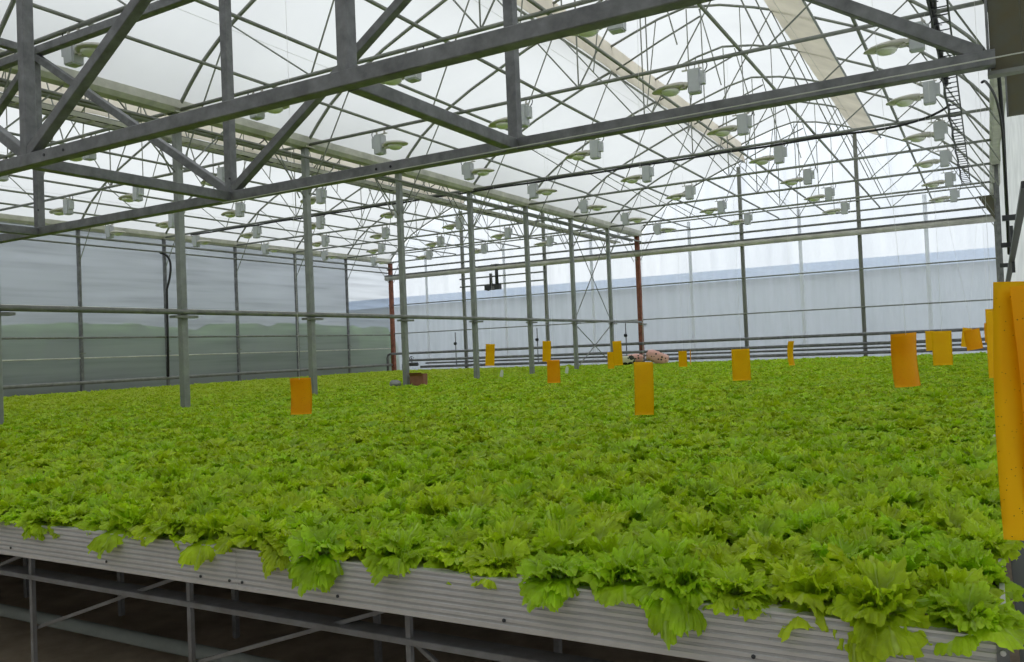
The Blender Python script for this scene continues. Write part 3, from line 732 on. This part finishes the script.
# everything farther: one field, instanced on points
src = []
for k, me in enumerate(MIDM): src.append(me)
vme = bpy.data.meshes.new('lettuce_field'); vme.from_pydata([(x, y, .895) for x, y in rest], [], [])
at_r = vme.attributes.new('rot', 'FLOAT', 'POINT'); at_s = vme.attributes.new('siz', 'FLOAT', 'POINT'); at_i = vme.attributes.new('pick', 'INT', 'POINT')
at_r.data.foreach_set('value', [rnd.uniform(0, 6.28) for _ in rest]); at_s.data.foreach_set('value', [rnd.uniform(.80, 1.22) for _ in rest])
at_i.data.foreach_set('value', [rnd.randrange(6) for _ in rest])
field = bpy.data.objects.new('lettuce_field', vme); COL.objects.link(field); vme.materials.append(M['leaf'])
tag(field, 'dense field of small curly green lettuces filling the bench to the far wall', 'lettuces', kind='stuff')
# variant sources: rows of one plant each are merged into the field's own node group through near-row objects
srcobjs = []
far_sorted = sorted(rest, key=lambda p: abs(p[0] + 4) + abs(p[1] - 6))
for k, me in enumerate(MIDM):
    o = bpy.data.objects.new('lettuce_head', me); COL.objects.link(o)
    x, y = vis[300 + k] if False else near[-1 - k]
    # swap: this source plant replaces one of the near plants
    srcobjs.append(o)
dead = [ob for ob in COL.objects if ob.name.startswith('lettuce_head') and ob not in srcobjs and ob.data in NEAR]
dead = sorted(dead, key=lambda ob: -depth(ob.location))[:6]
for o, q in zip(srcobjs, dead):
    o.location = q.location; o.rotation_euler = q.rotation_euler; o.scale = q.scale
    tag(o, q['label'], 'lettuce', q['group'])
for q in dead: bpy.data.objects.remove(q)
ng = bpy.data.node_groups.new('lettuce_field_nodes', 'GeometryNodeTree')
ng.interface.new_socket('Geometry', in_out='INPUT', socket_type='NodeSocketGeometry')
ng.interface.new_socket('Geometry', in_out='OUTPUT', socket_type='NodeSocketGeometry')
N = ng.nodes; Lk = ng.links
gi = N.new('NodeGroupInput'); go = N.new('NodeGroupOutput'); m2p = N.new('GeometryNodeMeshToPoints'); iop = N.new('GeometryNodeInstanceOnPoints')
g2i = N.new('GeometryNodeGeometryToInstance')
for o in reversed(srcobjs):
    oi = N.new('GeometryNodeObjectInfo'); oi.inputs['Object'].default_value = o; oi.transform_space = 'ORIGINAL'
    Lk.new(oi.outputs['Geometry'], g2i.inputs[0])
def named(name, t):
    a = N.new('GeometryNodeInputNamedAttribute'); a.data_type = t; a.inputs['Name'].default_value = name; return a.outputs[0]
Lk.new(gi.outputs[0], m2p.inputs[0]); Lk.new(m2p.outputs[0], iop.inputs['Points']); Lk.new(g2i.outputs[0], iop.inputs['Instance'])
iop.inputs['Pick Instance'].default_value = True
Lk.new(named('pick', 'INT'), iop.inputs['Instance Index'])
cx = N.new('ShaderNodeCombineXYZ'); Lk.new(named('rot', 'FLOAT'), cx.inputs['Z']); Lk.new(cx.outputs[0], iop.inputs['Rotation'])
cs = N.new('ShaderNodeCombineXYZ'); sv = named('siz', 'FLOAT')
for a in 'XYZ': Lk.new(sv, cs.inputs[a])
Lk.new(cs.outputs[0], iop.inputs['Scale']); Lk.new(iop.outputs[0], go.inputs[0])
md = field.modifiers.new('plants', 'NODES'); md.node_group = ng

# ------------------------------------------------------------------ sticky traps
def trap(name, x, y, ztop, w, h, yaw, curl, m, label, fold=0, tilt=0., group='yellow sticky traps'):
    t = empty('sticky_trap', (x, y, ztop - h), yaw); t.rotation_euler = (0, tilt, yaw)
    nu, nv = 10, 14; vs = []; th = .0012
    for s in (0, 1):
        for j in range(nv + 1):
            v = j / nv
            for i in range(nu + 1):
                u = i / nu - .5; 
                X = u * w + .05 * h * curl * v * v * .0
                Yo = curl * (w * 1.2 * (u * u) * .9 + h * .16 * sin(pi * v) * (.6)) + fold * h * .22 * (1 - v) ** 2
                vs.append((X + fold * .0 + .06 * w * curl * sin(2.5 * v), Yo + s * th, v * h))
    n = (nu + 1) * (nv + 1)
    q = lambda s, j, i: s * n + j * (nu + 1) + i
    fs = []
    for j in range(nv):
        for i in range(nu):
            fs.append((q(0, j, i), q(0, j, i + 1), q(0, j + 1, i + 1), q(0, j + 1, i))); fs.append((q(1, j, i), q(1, j + 1, i), q(1, j + 1, i + 1), q(1, j, i + 1)))
    for j in range(nv):
        for i in (0, nu): fs.append((q(0, j, i), q(0, j + 1, i), q(1, j + 1, i), q(1, j, i)))
    for i in range(nu):
        for j in (0, nv): fs.append((q(0, j, i), q(0, j, i + 1), q(1, j, i + 1), q(1, j, i)))
    MB().add(vs, fs).build('card', m, t, True)
    MB().tube([(0, .001, h - .012), (.003, .001, h + .15), (0, .0, TIE - (ztop - h) - .02)], .0012, 4).build('string', M['string'], t)
    tag(t, label, 'sticky trap', group); return t
YW = .5194
Y_, O_ = M['trap'], M['trap_or']
trap('', -4.755, 4.89, 1.395, .168, .288, YW, .5, O_, 'orange sticky trap nearest the left edge, beside the second full grey post')
trap('', -2.289, 5.954, 1.416, .150, .40, YW + .15, -.35, Y_, 'tall yellow sticky trap in the middle of the picture with its foot among the leaves', tilt=.03)
trap('', -5.69, 11.154, 1.369, .195, .345, YW, .4, O_, 'small orange sticky trap just below and right of a smaller yellow one')
trap('', -6.698, 12.874, 1.675, .150, .36, YW - .2, .3, Y_, 'small yellow sticky trap above and left of the small orange one', tilt=.05)
trap('', -7.814, 12.813, 1.668, .165, .39, YW + .1, .2, Y_, 'small yellow sticky trap just right of the paired grey posts in the middle row', tilt=.06)
trap('', -7.109, 16.679, 1.41, .14, .36, YW, .2, Y_, 'tiny yellow sticky trap, lower left one of the pair left of the spotted cloths')
trap('', -5.419, 13.031, 1.621, .150, .41, YW, -.2, Y_, 'small yellow sticky trap, upper right one of the pair left of the spotted cloths', tilt=-.03)
trap('', -5.44, 16.482, 1.377, .175, .32, YW, .2, Y_, 'tiny yellow sticky trap right of the spotted cloths')
trap('', -5.297, 16.563, 1.39, .16, .30, YW + 1.25, .1, O_, 'tiny sticky trap seen edge-on as a thin strip')
trap('', -2.647, 10.242, 1.441, .225, .385, YW, .08, Y_, 'rectangular yellow sticky trap half way between the middle and the right edge of the photo')
trap('', -2.869, 14.492, 1.498, .140, .41, YW + .5, .9, Y_, 'narrow curved yellow sticky trap hanging alone')
trap('', -.52, 6.847, 1.551, .195, .40, YW, 1., O_, 'large curled orange sticky trap with its upper corner bent', tilt=-.05)
trap('', -.444, 10.116, 1.558, .215, .37, YW, .05, Y_, 'flat yellow sticky trap right of the curled orange one')
trap('', -.68, 12.285, 1.566, .115, .26, YW, .05, Y_, 'yellow sticky trap half hidden behind the flat one')
trap('', -.296, 14.232, 1.591, .18, .29, YW + .2, .3, Y_, 'small tilted yellow sticky trap, left one of the crossed pair', tilt=.15)
trap('', -.158, 12.583, 1.568, .20, .27, YW - .2, .6, O_, 'small tilted orange sticky trap, right one of the crossed pair', tilt=-.15)
trap('', .018, 5.998, 1.679, .085, .43, YW + .25, .05, Y_, 'tall yellow sticky trap just left of the biggest one', tilt=.0)
trap('', -.006, 13.244, 1.644, .10, .27, YW, .3, O_, 'small orange sticky trap peeping out left of the tall yellow one')
trap('', .061, 1.655, 1.629, .135, .432, YW - .1, .25, Y_, 'biggest nearest deep yellow sticky trap at the right edge covered with dark insects', fold=-.25, tilt=.035)

big = [o for o in COL.objects if o.get('label', '').startswith('biggest nearest')][0]
nu, nv = 8, 12; vs = []
for sd in (0, 1):
    for j in range(nv + 1):
        for i in range(nu + 1):
            u, v = i / nu, j / nv; k = sin(pi * min(1, v * 1.05)) ** .6
            vs.append((-.045 + .006 * sin(4 * v) + .11 * u + .012 * (1 - v), -.012 - .030 * k * (u ** .6) + sd * .0012, .052 + .01 * u + .37 * v))
n = (nu + 1) * (nv + 1); fs = []
for j in range(nv):
    for i in range(nu):
        a = j * (nu + 1) + i; fs += [(a, a + 1, a + nu + 2, a + nu + 1), (n + a, n + a + nu + 1, n + a + nu + 2, n + a + 1)]
fl = MB().add(vs, fs).build('folded_flap', M['trap_or'], big, True); fl['label'] = 'curled darker orange inner flap of the card'

# ------------------------------------------------------------------ small things in the bed
t = empty('cardboard_box', (-9.33, YF(2) + .02, .95), .3); tag(t, 'small brown cardboard box behind a post in the lettuce', 'box')
b = MB(); b.box((0, -.12, .11), (.26, .006, .22)).box((0, .12, .11), (.26, .006, .22)).box((-.13, 0, .11), (.006, .24, .22)).box((.13, 0, .11), (.006, .24, .22)).box((0, 0, .005), (.26, .24, .006)).build('box_body', M['card_box'], t)
MB().box((0, -.17, .215), (.25, .10, .005), Euler((-.6, 0, 0)).to_matrix()).build('flap', M['card_box'], t)
t = MB()
st = bmesh.new(); bmesh.ops.create_icosphere(st, subdivisions=2, radius=.1)
for v_ in st.verts: v_.co = Vector((v_.co.x * 1.2, v_.co.y, v_.co.z * .75)) * (1 + .12 * sin(v_.co.x * 40) * sin(v_.co.y * 33))
me = bpy.data.meshes.new('grey_stone'); st.to_mesh(me); st.free(); me.materials.append(M['stone'])
o = bpy.data.objects.new('grey_stone', me); COL.objects.link(o); o.location = (-9.70, YF(2) - .22, 1.0); tag(o, 'pale grey stone at the foot of a post in the lettuce', 'stone')
for k, (x, y, lab) in enumerate([(-9.0, 15.2, 'small white tag standing in the lettuce left of a post'), (-8.1, 16.5, 'small white tag standing in the lettuce under a yellow trap')]):
    o = MB().box((0, 0, .06), (.07, .006, .12)).box((0, .002, .13), (.05, .006, .04)).build('plant_tag', M['white_tag']); o.location = (x, y, .98); o.rotation_euler = (.2, .2, .4); tag(o, lab, 'tag')
# spotted cloth bundles
def spot_mat(name, c, dcol, scale, thr):
    m = bpy.data.materials.new(name); m.use_nodes = True; nt = m.node_tree; b = nt.nodes['Principled BSDF']; b.inputs['Roughness'].default_value = .8
    tc = nt.nodes.new('ShaderNodeTexCoord'); v = nt.nodes.new('ShaderNodeTexVoronoi'); v.inputs['Scale'].default_value = scale; v.inputs['Randomness'].default_value = .45
    nt.links.new(tc.outputs['Object'], v.inputs['Vector']); r = nt.nodes.new('ShaderNodeValToRGB'); r.color_ramp.interpolation = 'CONSTANT'
    r.color_ramp.elements[0].color = (*dcol, 1); r.color_ramp.elements[1].position = thr; r.color_ramp.elements[1].color = (*c, 1)
    nt.links.new(v.outputs['Distance'], r.inputs['Fac']); nt.links.new(r.outputs[0], b.inputs['Base Color']); return m
M['pink'] = spot_mat('pink_dotted_cloth', (.75, .42, .36), (.03, .02, .02), 9, .26)
M['cow'] = spot_mat('black_blotched_cloth', (.62, .60, .42), (.02, .025, .015), 6.5, .52)
def bundle(loc, dims, m, label, seed, rz=0, tilt=0):
    bm = bmesh.new(); bmesh.ops.create_uvsphere(bm, u_segments=20, v_segments=12, radius=.5); R = random.Random(seed); a, b_, c_ = (R.uniform(0, 6) for _ in range(3))
    for v_ in bm.verts:
        p = v_.co; sx = lambda q: math.copysign(abs(q * 2) ** .62 / 2, q)
        p = Vector((sx(p.x), sx(p.y), sx(p.z)))
        p *= 1 + .09 * sin(p.x * 9 + a) * sin(p.y * 8 + b_) + .05 * sin(p.z * 17 + p.x * 13 + c_)
        v_.co = Vector((p.x * dims[0], p.y * dims[1], (p.z + .5) * dims[2]))
    me = bpy.data.meshes.new('cloth_bundle'); bm.to_mesh(me); bm.free(); me.materials.append(m)
    for q in me.polygons: q.use_smooth = True
    o = bpy.data.objects.new('cloth_bundle', me); COL.objects.link(o); o.location = loc; o.rotation_euler = (0, tilt, rz); tag(o, label, 'cloth', 'spotted cloth bundles')
bundle((-8.42, 23.0, .99), (.66, .4, .34), M['pink'], 'pink cloth bundle with dark dots lying right of the red post', 3, .4, .38)
bundle((-9.08, 23.1, 1.0), (.5, .4, .27), M['pink'], 'pink dotted cloth bundle lying behind the black and cream one', 5, .3)
bundle((-9.2, 22.6, .97), (.62, .4, .25), M['cow'], 'black and cream blotched cloth bundle left of the pink ones', 8, .3, -.1)
pipe('blue_hose', bez([(.03, 2.22, .86), (.05, 2.2, .875), (.07, 2.25, .875), (.12, 2.4, .84)], 8), .010, M['blue'], 'short piece of blue hose at the right end of the bench', 'hose')
# a second narrow bench strip along the right wall; black top paints in the shaded gap
t = empty('shade_gap_bench', (.17, 2.4, 0)); tag(t, 'narrow bench strip with its top painted dark for the shaded gap by the wall', 'bench')
MB().box((-.01, 4.5, .70), (.26, 9, .03)).build('shade_dark_top', M['dark'], t)
for k in range(4): MB().bar((.02, .2 + 2.6 * k, 0), (.02, .2 + 2.6 * k, .70), .04).build('leg', M['bench'], t)

# ------------------------------------------------------------------ outside
o = MB().box((-10, 20, -.12), (140, 140, .1)).build('ground', M['outground']); tag(o, 'flat pale ground outside the greenhouse', kind='structure')
t = empty('neighbour_building', (-8, 33, 0)); tag(t, 'blurred grey building with a light blue edge behind the far gable wall', 'building')
MB().box((0, 1.5, 1.95), (70, 3, 3.9)).build('wall', M['outwall'], t)
MB().box((0, 1.35, 4.12), (70, 3.3, .44)).build('eaves_band', M['outband'], t)
t = empty('neighbour_greenhouse', (-27, 0, 0)); tag(t, 'blurred pale greenhouse wall beyond the left wall', 'building')
MB().box((0, 0, 3.2), (2, 60, 6.4)).build('wall', M['outleft'], t)
b = MB(); R = random.Random(4); n = 70; vs = []
prof = [(-.5, 0), (-.55, .8), (-.42, 1.6), (-.12, 1.95), (.2, 1.9), (.5, 1.5), (.58, .7), (.5, 0)]
for j in range(n + 1):
    for (x, z) in prof: vs.append((x * 1.5 + R.uniform(-.12, .12), -16 + j * .5, z * (1.40 + .025 * sin(j * .35)) + (R.uniform(-.12, .12) if z else 0)))
b.add(vs, [(j * 8 + k, j * 8 + k + 1, (j + 1) * 8 + k + 1, (j + 1) * 8 + k) for j in range(n) for k in range(7)])
o = b.build('hedge', M['hedge'], None, True); o.location = (-21.6, 8, 0); tag(o, 'dark green hedge showing dimly through the lower left wall', 'hedge')

# ------------------------------------------------------------------ sky, camera, colour
w = bpy.data.worlds.new('overcast_sky'); SC.world = w; w.use_nodes = True; nt = w.node_tree
bg = nt.nodes['Background']; tc = nt.nodes.new('ShaderNodeTexCoord'); n = nt.nodes.new('ShaderNodeTexNoise'); n.inputs['Scale'].default_value = 2.2; n.inputs['Detail'].default_value = 4
nt.links.new(tc.outputs['Generated'], n.inputs['Vector'])
r = nt.nodes.new('ShaderNodeValToRGB'); r.color_ramp.elements[0].position = .3; r.color_ramp.elements[0].color = (.80, .86, .93, 1)
r.color_ramp.elements[1].position = .7; r.color_ramp.elements[1].color = (.98, 1, 1.0, 1)
nt.links.new(n.outputs['Fac'], r.inputs['Fac']); nt.links.new(r.outputs[0], bg.inputs['Color'])
# an overcast sky is brighter overhead than at the horizon
sx = nt.nodes.new('ShaderNodeSeparateXYZ'); nt.links.new(tc.outputs['Generated'], sx.inputs[0])
mr_s = nt.nodes.new('ShaderNodeMapRange'); mr_s.inputs['From Min'].default_value = .05; mr_s.inputs['From Max'].default_value = .75
mr_s.inputs['To Min'].default_value = .95; mr_s.inputs['To Max'].default_value = 1.42
nt.links.new(sx.outputs[2], mr_s.inputs['Value']); nt.links.new(mr_s.outputs[0], bg.inputs['Strength'])

cd = bpy.data.cameras.new('camera'); cam = bpy.data.objects.new('camera', cd); COL.objects.link(cam); SC.camera = cam
cd.sensor_fit = 'HORIZONTAL'; cd.sensor_width = 36; cd.lens = 833.22 / 1024 * 36; cd.clip_start = .05; cd.clip_end = 500
yw, pt, rl = .5194, .0223, -.0416
f = Vector((-sin(yw) * cos(pt), cos(yw) * cos(pt), sin(pt))); r0 = Vector((cos(yw), sin(yw), 0)); u0 = r0.cross(f)
rr = r0 * cos(rl) + u0 * sin(rl); uu = -r0 * sin(rl) + u0 * cos(rl)
cam.matrix_world = Matrix(((rr.x, uu.x, -f.x, CAM.x), (rr.y, uu.y, -f.y, CAM.y), (rr.z, uu.z, -f.z, CAM.z), (0, 0, 0, 1)))

SC.view_settings.view_transform = 'Standard'; SC.view_settings.look = 'None'; SC.view_settings.gamma = 1; SC.view_settings.exposure = 0.44
SC.view_settings.use_curve_mapping = False
SC.cycles.max_bounces = 7; SC.cycles.diffuse_bounces = 5; SC.cycles.transparent_max_bounces = 12
SC.cycles.use_denoising = True
